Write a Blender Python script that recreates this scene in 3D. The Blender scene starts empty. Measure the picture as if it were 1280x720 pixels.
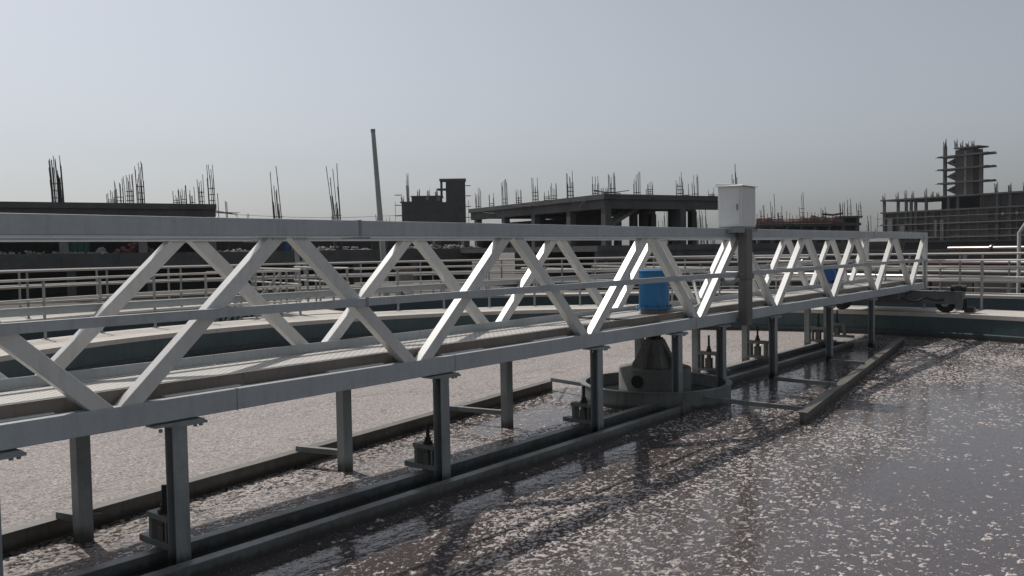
import bpy, math, random
import numpy as np
from mathutils import Vector, Matrix
random.seed(11)
SC = bpy.context.scene
COL = SC.collection
V = Vector

# ------------------------------------------------------------------ layout
# X runs along the scraper bridge, Y across it, z = 0 is the top of the tank rim.
DY, WY = 5.136, 1.32            # front faces of the two trusses: DY and DY + WY
L, X0 = 2.57, 2.53              # truss panel length, first node
ZT, ZB, ZW = 1.6164, 0.5903, -0.524   # underside of top chord, top of bottom chord, water
CX, CY, RT = 10.239, 5.82, 9.94       # tank centre and inner radius
GZ = -1.6
SUN_EL, SUN_AZ = math.radians(54), math.radians(10)   # azimuth measured from +Y towards +X
SUN = V((math.sin(SUN_AZ)*math.cos(SUN_EL), math.cos(SUN_AZ)*math.cos(SUN_EL), math.sin(SUN_EL)))
nx = lambda s: X0 + L*s

# ------------------------------------------------------------------ mesh builder
class MB:
    def __init__(self): self.v = []; self.f = []; self.sm = []
    def add(self, vs, fs, smooth=False):
        n = len(self.v); self.v += [tuple(p) for p in vs]
        for f in fs: self.f.append(tuple(i+n for i in f)); self.sm.append(smooth)
        return self
    def hexa(self, p):   # 8 points: bottom ring 0-3, top ring 4-7 (ccw from above)
        return self.add(p, [(3,2,1,0),(4,5,6,7),(0,1,5,4),(1,2,6,5),(2,3,7,6),(3,0,4,7)])
    def box(self, x0, x1, y0, y1, z0, z1):
        return self.hexa([(x0,y0,z0),(x1,y0,z0),(x1,y1,z0),(x0,y1,z0),(x0,y0,z1),(x1,y0,z1),(x1,y1,z1),(x0,y1,z1)])
    def obox(self, c, u, w, d, h, z0):   # box centred on c (2D) along unit u, size w x d, height h
        u = V((u[0], u[1], 0)).normalized(); n = V((-u.y, u.x, 0)); c = V((c[0], c[1], z0))
        q = [c-u*w/2-n*d/2, c+u*w/2-n*d/2, c+u*w/2+n*d/2, c-u*w/2+n*d/2]
        return self.hexa(q + [p+V((0,0,h)) for p in q])
    def bar(self, a, b, w, h=None, up=(0,0,1)):   # rectangular bar between two points
        a, b = V(a), V(b); h = h or w; d = (b-a).normalized(); s = d.cross(V(up))
        if s.length < 1e-4: s = d.cross(V((1,0,0)))
        s.normalize(); t = s.cross(d).normalized(); s *= w/2; t *= h/2
        return self.add([a-s-t, a+s-t, a+s+t, a-s+t, b-s-t, b+s-t, b+s+t, b-s+t],
                        [(0,1,2,3),(7,6,5,4),(4,5,1,0),(5,6,2,1),(6,7,3,2),(7,4,0,3)])
    def tube(self, pts, r, n=8, caps=True, r2=None):
        pts = [V(p) for p in pts]; m = len(pts); vs = []; fs = []
        d0 = (pts[1]-pts[0]).normalized(); ref = V((0,0,1)) if abs(d0.z) < .9 else V((1,0,0))
        for i, p in enumerate(pts):
            d = (pts[min(i+1,m-1)]-pts[max(i-1,0)]).normalized()
            s = d.cross(ref).normalized(); t = s.cross(d).normalized()
            rr = r if r2 is None else r + (r2-r)*i/(m-1)
            for k in range(n):
                a = 2*math.pi*k/n; vs.append(p + s*math.cos(a)*rr + t*math.sin(a)*rr)
        for i in range(m-1):
            for k in range(n):
                fs.append((i*n+k, (i+1)*n+k, (i+1)*n+(k+1)%n, i*n+(k+1)%n))
        self.add(vs, fs, True)
        if caps:
            self.add(vs[:n], [tuple(range(n))]); self.add(vs[-n:], [tuple(reversed(range(n)))])
        return self
    def lathe(self, c, prof, n=48, a0=0, a1=2*math.pi, closed=False, smooth=True):   # profile [(r,z)...] round a vertical axis
        full = abs(a1-a0-2*math.pi) < 1e-6; m = n if full else n+1; vs = []; fs = []
        for i in range(m):
            a = a0+(a1-a0)*i/n
            for r, z in prof: vs.append((c[0]+r*math.cos(a), c[1]+r*math.sin(a), z))
        k = len(prof); seg = k if closed else k-1
        for i in range(n):
            j = (i+1) % m
            for q in range(seg):
                q2 = (q+1) % k
                fs.append((i*k+q, j*k+q, j*k+q2, i*k+q2))
        self.add(vs, fs, False)
        if smooth:
            pass
        if closed and not full:
            self.add(vs[:k], [tuple(range(k))]); self.add(vs[-k:], [tuple(reversed(range(k)))])
        return self
    def build(self, name, mat, parent=None, bevel=0, auto=None):
        me = bpy.data.meshes.new(name); me.from_pydata(self.v, [], self.f); me.update()
        me.polygons.foreach_set('use_smooth', self.sm)
        o = bpy.data.objects.new(name, me); COL.objects.link(o); me.materials.append(mat)
        if auto: 
            me.polygons.foreach_set('use_smooth', [True]*len(me.polygons)); me.set_sharp_from_angle(angle=math.radians(auto))
        if parent: 
            o.parent = parent; o.matrix_parent_inverse = parent.matrix_basis.inverted() if not getattr(parent, '_local', False) else Matrix()
        if bevel:
            b = o.modifiers.new('bevel', 'BEVEL'); b.width = bevel; b.segments = 2; b.limit_method = 'ANGLE'; b.harden_normals = False
        return o

def tag(o, label=None, cat=None, group=None, kind=None):
    for k, v in (('label',label),('category',cat),('group',group),('kind',kind)):
        if v: o[k] = v
    return o
def thing(name, label, cat, loc=(0,0,0), rz=0, group=None):
    o = bpy.data.objects.new(name, None); COL.objects.link(o); o.empty_display_size = .2
    o.location = loc; o.rotation_euler = (0,0,rz); o.matrix_basis = Matrix.Translation(loc) @ Matrix.Rotation(rz,4,'Z')
    return tag(o, label, cat, group)
def local(mb, name, mat, parent, bevel=0, auto=None):   # part given in its parent's own coordinates
    o = mb.build(name, mat, None, bevel, auto); o.parent = parent; return o

# ------------------------------------------------------------------ materials
def node_mat(name):
    m = bpy.data.materials.new(name); m.use_nodes = True; nt = m.node_tree
    return m, nt, nt.nodes['Principled BSDF']
def N(nt, t, **kw):
    n = nt.nodes.new(t)
    for k, v in kw.items():
        if k in n.inputs: n.inputs[k].default_value = v
        else: setattr(n, k, v)
    return n
def ramp(nt, fac, stops):
    r = nt.nodes.new('ShaderNodeValToRGB'); e = r.color_ramp.elements
    while len(e) < len(stops): e.new(.5)
    for el, (p, c) in zip(e, stops):
        el.position = p; el.color = (c, c, c, 1) if not isinstance(c, (tuple, list)) else (*c, 1)
    nt.links.new(fac, r.inputs[0]); return r.outputs[0]
def mixc(nt, fac, a, b, blend='MIX'):
    m = nt.nodes.new('ShaderNodeMix'); m.data_type = 'RGBA'; m.blend_type = blend
    for sock, val in ((m.inputs[0], fac), (m.inputs[6], a), (m.inputs[7], b)):
        if isinstance(val, bpy.types.NodeSocket): nt.links.new(val, sock)
        else: sock.default_value = val if not isinstance(val, (tuple, list)) else (*val, 1)
    return m.outputs[2]
def pos(nt, sc=(1,1,1)):
    g = nt.nodes.new('ShaderNodeNewGeometry'); m = N(nt, 'ShaderNodeVectorMath', operation='MULTIPLY')
    nt.links.new(g.outputs['Position'], m.inputs[0]); m.inputs[1].default_value = sc; return m.outputs[0]
def noise(nt, vec, scale, detail=4, rough=.55, dist=0):
    n = N(nt, 'ShaderNodeTexNoise', Scale=scale, Detail=detail, Roughness=rough, Distortion=dist)
    nt.links.new(vec, n.inputs['Vector']); return n.outputs['Fac']
def bump(nt, b, h, strength, dist=.01):
    n = N(nt, 'ShaderNodeBump', Strength=strength, Distance=dist)
    nt.links.new(h, n.inputs['Height']); nt.links.new(n.outputs[0], b.inputs['Normal'])

def worn(name, base, dark, rough=.5, metal=0, dirt=.5, sc=1.0, streak=True, bmp=.05, spec=.5, wet=0, rust=0, coat=0):
    """painted or bare surface with blotches, vertical streaks and grain"""
    m, nt, b = node_mat(name)
    big = noise(nt, pos(nt), 1.7*sc, 6, .65)
    st = noise(nt, pos(nt, (9, 9, .8) if streak else (4, 4, 4)), 2.0*sc, 4, .6)
    fine = noise(nt, pos(nt), 40*sc, 3, .6)
    f1 = ramp(nt, big, [(.42, 0), (.75, dirt)]); f2 = ramp(nt, st, [(.5, 0), (.8, dirt)])
    c = mixc(nt, f1, base, dark); c = mixc(nt, f2, c, dark)
    c = mixc(nt, ramp(nt, fine, [(.3, .0), (.75, .16)]), c, tuple(x*.6 for x in dark))
    if rust:
        rn = noise(nt, pos(nt, (3, 3, 1.1)), 3.1, 7, .72)
        c = mixc(nt, ramp(nt, rn, [(.60, 0), (.74, rust)]), c, (.23, .135, .075))
    if wet:     # dark slimy band left by the water
        sz = nt.nodes.new('ShaderNodeSeparateXYZ'); nt.links.new(pos(nt), sz.inputs[0])
        wn = noise(nt, pos(nt, (1, 1, .4)), 14, 4, .6)
        hz = N(nt, 'ShaderNodeMath', operation='MULTIPLY_ADD'); nt.links.new(wn, hz.inputs[0]); hz.inputs[1].default_value = -wet*1.6; nt.links.new(sz.outputs[2], hz.inputs[2])
        wr = N(nt, 'ShaderNodeMapRange', interpolation_type='SMOOTHSTEP'); nt.links.new(hz.outputs[0], wr.inputs[0])
        wr.inputs[1].default_value = ZW-wet*.45; wr.inputs[2].default_value = ZW+wet*.75; wr.inputs[3].default_value = .88; wr.inputs[4].default_value = 0
        c = mixc(nt, wr.outputs[0], c, (.035, .031, .024))
    nt.links.new(c, b.inputs['Base Color'])
    b.inputs['Coat Weight'].default_value = coat; b.inputs['Coat Roughness'].default_value = .33
    b.inputs['Metallic'].default_value = metal; b.inputs['Specular IOR Level'].default_value = spec
    r = N(nt, 'ShaderNodeMapRange'); r.inputs[3].default_value = rough-.1; r.inputs[4].default_value = min(1, rough+.15)
    nt.links.new(big, r.inputs[0]); nt.links.new(r.outputs[0], b.inputs['Roughness'])
    bump(nt, b, fine, bmp, .004/sc)
    return m

M = {}
M['white'] = worn('white_enamel', (.62,.617,.60), (.36,.335,.30), .38, dirt=.35, rust=.35, spec=.8, coat=.6)
M['chord'] = worn('white_enamel_shade_grey', (.43,.465,.48), (.27,.27,.265), .42, dirt=.5, rust=.35)  # same white enamel, with shade put into a greyer base colour
M['post'] = worn('stained_post_paint', (.30,.325,.325), (.14,.14,.13), .5, dirt=.7, wet=.09, rust=.5)
M['trough'] = worn('slimed_trough_paint', (.20,.215,.21), (.075,.072,.06), .4, dirt=.8, wet=.05, rust=.4)
M['board'] = worn('brown_stained_board', (.13,.12,.105), (.05,.045,.035), .55, dirt=.8, wet=.05)
M['toe'] = worn('toe_board_shade_brown', (.20,.17,.145), (.10,.08,.065), .6, dirt=.7)  # brown holds the shade of the near board's face turned from the sun
M['rust'] = worn('black_greased_steel', (.03,.028,.027), (.015,.012,.01), .5)
M['blue'] = worn('blue_plastic', (.009,.135,.32), (.009,.085,.20), .3, dirt=.35)
M['bluemotor'] = worn('blue_motor_paint', (.012,.075,.25), (.01,.045,.14), .4, dirt=.4)
M['cab'] = worn('cabinet_paint', (.74,.74,.72), (.55,.55,.53), .45, dirt=.35)
M['brownpost'] = worn('grimy_brown_paint', (.16,.155,.145), (.08,.075,.068), .55, dirt=.6)
M['pier'] = worn('weathered_pier_concrete', (.19,.188,.178), (.09,.085,.075), .8, dirt=.8, wet=.12, bmp=.25)
M['carr'] = worn('grimy_carriage_paint', (.13,.138,.145), (.06,.06,.058), .5, dirt=.7)
M['dark'] = worn('painted_cavity_shade', (.02,.02,.02), (.01,.01,.01), .8)  # solid dark plates: the shade inside port and windows painted as colour
M['rubber'] = worn('black_rubber', (.022,.022,.023), (.04,.038,.035), .75)
M['teal'] = worn('dark_green_tank_paint', (.060,.092,.098), (.035,.052,.052), .55, dirt=.8, sc=.6, wet=.10)
M['rim'] = worn('rim_concrete', (.50,.47,.43), (.33,.30,.26), .85, dirt=.6, bmp=.25)
M['rail'] = worn('galvanised_rail', (.47,.45,.415), (.28,.26,.235), .42, metal=.2, dirt=.5)
M['railpost'] = worn('galvanised_rail_post', (.30,.30,.29), (.17,.165,.155), .5, metal=.2, dirt=.5)
M['conc'] = worn('raw_dark_concrete', (.105,.105,.105), (.055,.054,.052), .9, dirt=.8, sc=.35, bmp=.3)
M['conc2'] = worn('raw_pale_concrete', (.20,.195,.185), (.11,.105,.10), .9, dirt=.7, sc=.4, bmp=.3)
M['brick'] = worn('brown_brickwork', (.085,.068,.064), (.05,.044,.042), .9, dirt=.7, sc=.4)
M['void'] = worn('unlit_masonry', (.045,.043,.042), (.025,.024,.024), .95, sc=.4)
M['bar'] = worn('rusty_rebar', (.07,.055,.05), (.04,.03,.028), .8)
M['scaf'] = worn('scaffold_pole', (.10,.095,.09), (.06,.055,.05), .7)
M['pole'] = worn('weathered_pole', (.36,.385,.36), (.24,.25,.235), .7, dirt=.6, sc=.6)
M['redpipe'] = worn('red_oxide_pipe', (.085,.035,.03), (.05,.025,.022), .2, dirt=.4, spec=.9, coat=1)
M['silver'] = worn('bare_steel_pipe', (.15,.145,.14), (.09,.085,.08), .5, metal=.2)
M['ground'] = worn('bare_earth', (.10,.088,.075), (.05,.045,.04), .95, dirt=.8, sc=.25, streak=False, bmp=.6)
M['rubblew'] = worn('pale_rubble', (.42,.40,.37), (.18,.17,.16), .9)
M['rubbler'] = worn('red_rubble', (.28,.13,.11), (.16,.09,.08), .9)
M['tarp'] = worn('green_tarpaulin', (.035,.11,.085), (.02,.06,.05), .7)
M['tarpb'] = worn('blue_tarpaulin', (.02,.10,.28), (.02,.06,.14), .6)
M['redcloth'] = worn('faded_red_sheeting', (.24,.15,.135), (.13,.08,.075), .85)

# walkway grating: fine chequer of bright strands and small dark openings
def grating():
    m, nt, b = node_mat('walkway_grating')
    ch = N(nt, 'ShaderNodeTexBrick', Scale=1.0); ch.offset = .5
    for k, v in (('Color1',(.66,.635,.59,1)),('Color2',(.60,.58,.54,1)),('Mortar',(.30,.285,.265,1)),('Mortar Size',.012),('Brick Width',.075),('Row Height',.034),('Mortar Smooth',.3)):
        ch.inputs[k].default_value = v
    nt.links.new(pos(nt), ch.inputs['Vector'])
    big = noise(nt, pos(nt), 1.3, 6, .65)
    c = mixc(nt, ramp(nt, big, [(.45, 0), (.8, .35)]), ch.outputs['Color'], (.26,.235,.20))
    nt.links.new(c, b.inputs['Base Color']); b.inputs['Roughness'].default_value = .65
    bump(nt, b, ch.outputs['Fac'], -.35, .006)
    return m
M['grate'] = grating()

# water with floating scum; the vertex attribute "foam" says how densely it has gathered
def water_mat(name, foamy=True, base=(.066,.055,.054)):
    m, nt, b = node_mat(name)
    p = pos(nt)
    wav = noise(nt, pos(nt, (1, 1.4, 1)), 9, 3, .55)
    if not foamy:
        b.inputs['Base Color'].default_value = (*base, 1); b.inputs['Roughness'].default_value = .06
        bump(nt, b, wav, .12, .01); return m
    at = N(nt, 'ShaderNodeAttribute', attribute_name='foam').outputs['Fac']
    # slight warping so that flecks curl into short worms
    wn = N(nt, 'ShaderNodeTexNoise', Scale=5.0, Detail=3.0); nt.links.new(p, wn.inputs['Vector'])
    sub = N(nt, 'ShaderNodeVectorMath', operation='SUBTRACT'); nt.links.new(wn.outputs['Color'], sub.inputs[0]); sub.inputs[1].default_value = (.5,.5,.5)
    scl = N(nt, 'ShaderNodeVectorMath', operation='SCALE'); nt.links.new(sub.outputs[0], scl.inputs[0]); scl.inputs['Scale'].default_value = .07
    wp = N(nt, 'ShaderNodeVectorMath', operation='ADD'); nt.links.new(p, wp.inputs[0]); nt.links.new(scl.outputs[0], wp.inputs[1])
    mp = N(nt, 'ShaderNodeMapping'); nt.links.new(wp.outputs[0], mp.inputs['Vector'])
    mp.inputs['Rotation'].default_value = (0, 0, -AL0); mp.inputs['Scale'].default_value = (.62, 1, 1)
    n1 = noise(nt, mp.outputs[0], 25, 3.5, .5, .5)
    n2 = noise(nt, wp.outputs[0], 2.1, 3, .5)
    n3 = noise(nt, p, 60, 2, .5)
    def math_(op, a, c):
        q = N(nt, 'ShaderNodeMath', operation=op)
        for s, v in zip(q.inputs, (a, c)):
            if isinstance(v, bpy.types.NodeSocket): nt.links.new(v, s)
            else: s.default_value = v
        return q.outputs[0]
    h = math_('ADD', n1, math_('MULTIPLY', math_('SUBTRACT', n2, .5), .24))
    h = math_('ADD', h, math_('MULTIPLY', math_('SUBTRACT', n3, .5), .10))
    thr = math_('SUBTRACT', .815, math_('MULTIPLY', at, .56))
    d = math_('SUBTRACT', h, thr)
    mr = N(nt, 'ShaderNodeMapRange', interpolation_type='SMOOTHSTEP'); nt.links.new(d, mr.inputs[0])
    mr.inputs[1].default_value = -.025; mr.inputs[2].default_value = .035
    n4 = noise(nt, mp.outputs[0], 62, 2, .5)
    sp = N(nt, 'ShaderNodeMapRange', interpolation_type='SMOOTHSTEP'); nt.links.new(math_('ADD', n4, math_('MULTIPLY', at, .10)), sp.inputs[0])
    sp.inputs[1].default_value = .635; sp.inputs[2].default_value = .69
    mask = math_('MAXIMUM', mr.outputs[0], math_('MULTIPLY', sp.outputs[0], .75))
    g = noise(nt, pos(nt, (1, 1, 1)), 34, 5, .80)
    fc = mixc(nt, ramp(nt, g, [(.42, 0), (.60, 1)]), (.115,.10,.094), (.41,.37,.352))
    tone = noise(nt, p, .7, 4, .6)
    fc = mixc(nt, ramp(nt, tone, [(.4, 0), (.7, .35)]), fc, (.31,.265,.24))
    wide = N(nt, 'ShaderNodeTexNoise', Scale=.55, Detail=4.0, Distortion=1.2); nt.links.new(pos(nt, (1, 2.2, 1)), wide.inputs['Vector'])
    ln = math_('ABSOLUTE', math_('SUBTRACT', wide.outputs['Fac'], .5), 0)
    fc = mixc(nt, ramp(nt, ln, [(.0, .7), (.012, 0)]), fc, (.12,.10,.088))
    c = mixc(nt, mask, base, fc); nt.links.new(c, b.inputs['Base Color'])
    r = N(nt, 'ShaderNodeMapRange'); r.inputs[3].default_value = .07; r.inputs[4].default_value = .85
    nt.links.new(mask, r.inputs[0]); nt.links.new(r.outputs[0], b.inputs['Roughness'])
    hh = math_('ADD', math_('MULTIPLY', wav, .25), math_('ADD', math_('MULTIPLY', mask, .8), math_('MULTIPLY', math_('MULTIPLY', g, mask), .9)))
    bump(nt, b, hh, .6, .018)
    return m
AL0 = .68
M['scum'] = water_mat('scummy_water')
M['water'] = water_mat('still_dark_water', False, (.03,.032,.034))

# ------------------------------------------------------------------ camera
cam = bpy.data.cameras.new('camera'); co = bpy.data.objects.new('camera', cam); COL.objects.link(co); SC.camera = co
AL, PIT, ROLL = .6803, .0438, .0165
F = V((math.cos(AL)*math.cos(PIT), math.sin(AL)*math.cos(PIT), -math.sin(PIT)))
R0 = V((math.sin(AL), -math.cos(AL), 0)); U0 = R0.cross(F)
Rv = R0*math.cos(ROLL) - U0*math.sin(ROLL); Uv = R0*math.sin(ROLL) + U0*math.cos(ROLL)
co.matrix_world = Matrix(((Rv.x,Uv.x,-F.x,0),(Rv.y,Uv.y,-F.y,0),(Rv.z,Uv.z,-F.z,1.5),(0,0,0,1)))
cam.sensor_width = 36; cam.lens = 1077.9/1280*36; cam.clip_end = 3000; cam.clip_start = .05

# ------------------------------------------------------------------ light
w = bpy.data.worlds.new('World'); SC.world = w; w.use_nodes = True; nt = w.node_tree
bg = nt.nodes['Background']; sky = nt.nodes.new('ShaderNodeTexSky'); sky.sky_type = 'NISHITA'; sky.sun_disc = False
sky.sun_elevation = SUN_EL; sky.sun_rotation = SUN_AZ; sky.air_density = 1.0; sky.dust_density = 2.6; sky.ozone_density = 1.0; sky.altitude = 50
hs = nt.nodes.new('ShaderNodeHueSaturation'); hs.inputs['Saturation'].default_value = .30
nt.links.new(sky.outputs[0], hs.inputs['Color']); tint = mixc(nt, 1.0, hs.outputs[0], (.955,.985,1.03), 'MULTIPLY'); nt.links.new(tint, bg.inputs[0]); bg.inputs[1].default_value = .090
sl = bpy.data.lights.new('sun', 'SUN'); sl.energy = 3.3; sl.angle = math.radians(.6); sl.color = (1, .95, .88)
so = bpy.data.objects.new('sun', sl); COL.objects.link(so); so.rotation_euler = SUN.to_track_quat('Z', 'Y').to_euler(); so.location = (0, 0, 60)
vs = SC.view_settings; vs.view_transform = 'Standard'; vs.look = 'None'; vs.gamma = 1; vs.exposure = 0; vs.use_curve_mapping = False
SC.cycles.use_denoising = True; SC.cycles.max_bounces = 6

# ------------------------------------------------------------------ ground and tanks
# ground sheet with a hole where the two concentric tanks are dug in
mb = MB(); n = 96; rings = [17.05, 30, 70, 200, 700, 1600]
vs_ = [(CX+r*math.cos(2*math.pi*i/n), CY+r*math.sin(2*math.pi*i/n), GZ) for r in rings for i in range(n)]
fs_ = [(q*n+i, (q+1)*n+i, (q+1)*n+(i+1)%n, q*n+(i+1)%n) for q in range(len(rings)-1) for i in range(n)]
mb.add(vs_, fs_); tag(mb.build('ground', M['ground']), kind='structure')

R_OUT, R2I, R2O = 11.5, 15.3, 16.7
ct = thing('round_tank', 'round concrete tank with dark green inner wall and pale walkway rim under the bridge', 'tank', (CX, CY, GZ))
MB().lathe((CX,CY), [(RT,-4),(RT,-.012),(R_OUT,-.012),(R_OUT,-4)], 160, closed=True).build('wall', M['teal'], ct, auto=30)
MB().lathe((CX,CY), [(RT-.012,-.085),(RT-.012,0),(R_OUT+.02,0),(R_OUT+.02,-.085)], 160, closed=True).build('walkway', M['rim'], ct, auto=30)
MB().lathe((CX,CY), [(RT-.075,ZW-.3),(RT-.075,ZW+.115),(RT-.003,ZW+.13),(RT-.003,ZW-.3)], 160, closed=True).build('ledge', M['teal'], ct, auto=30)
ot = thing('ring_tank', 'outer ring wall of dark green concrete encircling the round tank', 'tank', (CX, CY, GZ))
MB().lathe((CX,CY), [(R2I,-4),(R2I,.085),(R2O,.085),(R2O,-4)], 160, closed=True).build('wall', M['teal'], ot, auto=30)
MB().lathe((CX,CY), [(R2I-.02,.03),(R2I-.02,.1),(R2O+.02,.1),(R2O+.02,.03)], 160, closed=True).build('walkway', M['rim'], ot, auto=30)
MB().lathe((CX,CY), [(R_OUT-.05,-1.1),(R2I+.05,-1.1)], 120).build('channel_water', M['water'])
tag(bpy.data.objects['channel_water'], kind='structure')

# scum density: control points (x, y, density) in three zones split by the boards and troughs
FAR = [(3,9,.97),(8,12,.97),(12,9,.95),(14,8,.90),(17,8,.86),(16,11,.92),(10,8,.95),(6,7.5,.97),(18,6.8,.85)]
MID = [(1.5,6,.66),(3.85,5.9,.64),(5.66,6.0,.62),(6.4,6.4,.60),(7.2,6.3,.50),(8.2,6.6,.42),(9.2,7.0,.42),(10,7.0,.46)]
NEAR = [(1,4.7,.22),(3.1,4.8,.20),(4,4.25,.30),(5.75,4.9,.20),(4.3,3.5,.52),(5.3,3.9,.52),(7.5,4.5,.20),(6.6,4.3,.40),(5.9,3.8,.54),(5.1,2.7,.50),(5.9,2.8,.47),(3.6,2.6,.52),(8.2,3.5,.50),  # scum thinned beside the trough to paint the bridge shadow darker
        (7.3,2.7,.42),(10.3,3.3,.40),(9.3,3.3,.50),(7.7,2.2,.26),(8,1.6,.22),(6,1.2,.27),(5.4,2.0,.35),(11.6,3.3,.46),(11.6,2.6,.30),(14,3.4,.52),(13,2.2,.34),(16.7,2.8,.54),(18,3.8,.52),(11.4,1.7,.26),(14,1,.36),(16,0,.42),(10.9,4.5,.42),
        (11.9,5.3,.24),(13.3,4.6,.20),(15,5,.16),(16.8,4.9,.25),(18,5.6,.50),(18.6,6,.66),(14,4.0,.50),(9.8,1.5,.20),(4,0,.30)]
def idw(pts, x, y):
    sw = s = 0
    for px, py, d in pts:
        w_ = 1/((px-x)**2+(py-y)**2+.06)**1.6; sw += w_; s += w_*d
    return s/sw
def sstep(a, b, x): t = max(0, min(1, (x-a)/(b-a))); return t*t*(3-2*t)
def foam(x, y):
    if x < 10.3:
        yb = 6.43 + (x-2.3)*.118
        if y > yb: return idw(FAR, x, y)
        if y > 5.3: 
            e = sstep(.55, .0, yb-y)*.0
            return idw(MID, x, y)
        return idw(NEAR, x, y)
    if y > 5.98: return idw(FAR, x, y)
    return idw(NEAR, x, y)
def film(x, y):      # how much of the froth lies flat; the rest stands up as flecks
    d = foam(x, y); return d if d > .78 else max(d-.05*sstep(.3, .5, d), .1)
mb = MB(); st = .11; k = int(2*RT/st)+2; idx = {}; att = []
for i in range(k):
    for j in range(k):
        x, y = CX-RT+i*st-.05, CY-RT+j*st-.05
        idx[i, j] = len(mb.v); mb.v.append((x, y, ZW)); att.append(film(x, y))
for i in range(k-1):
    for j in range(k-1):
        x, y = CX-RT+(i+.5)*st, CY-RT+(j+.5)*st
        if (x-CX)**2+(y-CY)**2 < (RT+.12)**2:
            mb.f.append((idx[i,j], idx[i+1,j], idx[i+1,j+1], idx[i,j+1])); mb.sm.append(False)
o = mb.build('water', M['scum']); tag(o, kind='structure')
a = o.data.attributes.new('foam', 'FLOAT', 'POINT'); a.data.foreach_set('value', att)

# froth flecks: small domed worms of foam standing proud of the water, as dense as the scum there
def froth():
    rg = np.random.default_rng(7); vs, fs = [], []; tot = 0
    NS = 7
    prof = [(1.0, 0.0), (.80, .55), (.38, .92)]
    ang = np.arange(NS)*2*np.pi/NS
    tmpl = np.array([(r*np.cos(a_), r*np.sin(a_), h) for r, h in prof for a_ in ang]+[(0, 0, 1.0)])
    tf = [(q*NS+k_, q*NS+(k_+1) % NS, (q+1)*NS+(k_+1) % NS, (q+1)*NS+k_) for q in range(2) for k_ in range(NS)]
    tt = [(2*NS+k_, 2*NS+(k_+1) % NS, 3*NS, 3*NS) for k_ in range(NS)]
    xs = rg.uniform(1.5, 19.6, 420000); ys = rg.uniform(.2, 12, 420000)
    dom = []
    area_n = 420000/(18.1*11.8)
    ca, sa = math.cos(AL), math.sin(AL)
    for x, y in zip(xs, ys):
        if (x-CX)**2+(y-CY)**2 > (RT-.1)**2: continue
        fw, rt_ = x*ca+y*sa, x*sa-y*ca
        if fw < 3.5 or abs(rt_/fw) > .68 or fw > 17: continue
        if x < 10.3:
            yb = 6.43+(x-2.3)*.118
            if abs(y-yb) < .09 or 4.86 < y < 5.5 or (y > yb and fw > 12): continue
        elif y > 8.5 or 5.38 < y < 6.08: continue
        if (x-CX)**2+(y-CY)**2 < 1.1**2: continue
        if abs(y-(3.55+(x-9.55)*.1401)) < .075 and 9.5 < x < 18.5: continue
        d = foam(x, y)
        if d > .8: d = .42
        want = 1250*max(0, d-.17)**1.25*(.35+.9*max(0, math.sin(x*1.7+.6*y)*math.sin(y*2.3-.8*x)+.55))
        if rg.random() > want/area_n: continue
        n_ = rg.integers(1, 5); a_ = AL+math.pi/2+rg.normal(0, .75); px, py = x, y; r0 = .0065+.0075*rg.random()**2.5
        for q in range(n_):
            r = r0*rg.uniform(.7, 1.25); dom.append((px, py, r, r*rg.uniform(.35, .65), rg.random()*6.28))
            a_ += rg.normal(0, .6); px += math.cos(a_)*r*1.35; py += math.sin(a_)*r*1.35
    dm = np.array(dom); n_ = len(dm); T = len(tmpl)
    c_, s_ = np.cos(dm[:, 4]), np.sin(dm[:, 4])
    jit = 1+.22*(rg.random((n_, T))-.5)
    X = (tmpl[None,:,0]*c_[:,None]-tmpl[None,:,1]*s_[:,None])*dm[:,2:3]*jit*1.25+dm[:,0:1]
    Y = (tmpl[None,:,0]*s_[:,None]+tmpl[None,:,1]*c_[:,None])*dm[:,2:3]*jit+dm[:,1:2]
    Zc = tmpl[None,:,2]*dm[:,3:4]+ZW-.001+0*X
    co_ = np.stack([X, Y, Zc], -1).reshape(-1, 3)
    quads = np.array(tf); tris = np.array([(a, b, c) for a, b, c, _ in tt])
    off = (np.arange(n_)*T)[:, None, None]
    qv = (quads[None]+off).reshape(-1); tv = (tris[None]+off).reshape(-1)
    nq, ntr = n_*len(quads), n_*len(tris)
    me = bpy.data.meshes.new('froth_flecks'); me.vertices.add(len(co_)); me.vertices.foreach_set('co', co_.ravel())
    me.loops.add(len(qv)+len(tv)); me.loops.foreach_set('vertex_index', np.concatenate([qv, tv]).astype(np.int32))
    me.polygons.add(nq+ntr)
    me.polygons.foreach_set('loop_start', np.concatenate([np.arange(nq)*4, nq*4+np.arange(ntr)*3]).astype(np.int32))
    me.polygons.foreach_set('use_smooth', np.ones(nq+ntr, bool)); me.update(calc_edges=True); me.validate()
    o = bpy.data.objects.new('froth_flecks', me); COL.objects.link(o); me.materials.append(M['froth'])
    tag(o, 'small pale froth flecks floating on the dark tank water', 'froth', None, 'stuff'); return n_
M['froth'] = worn('pale_froth', (.50,.455,.44), (.35,.31,.295), .8, dirt=.6, sc=1.5, streak=False, bmp=.3)
print('froth domes', froth())

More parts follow.
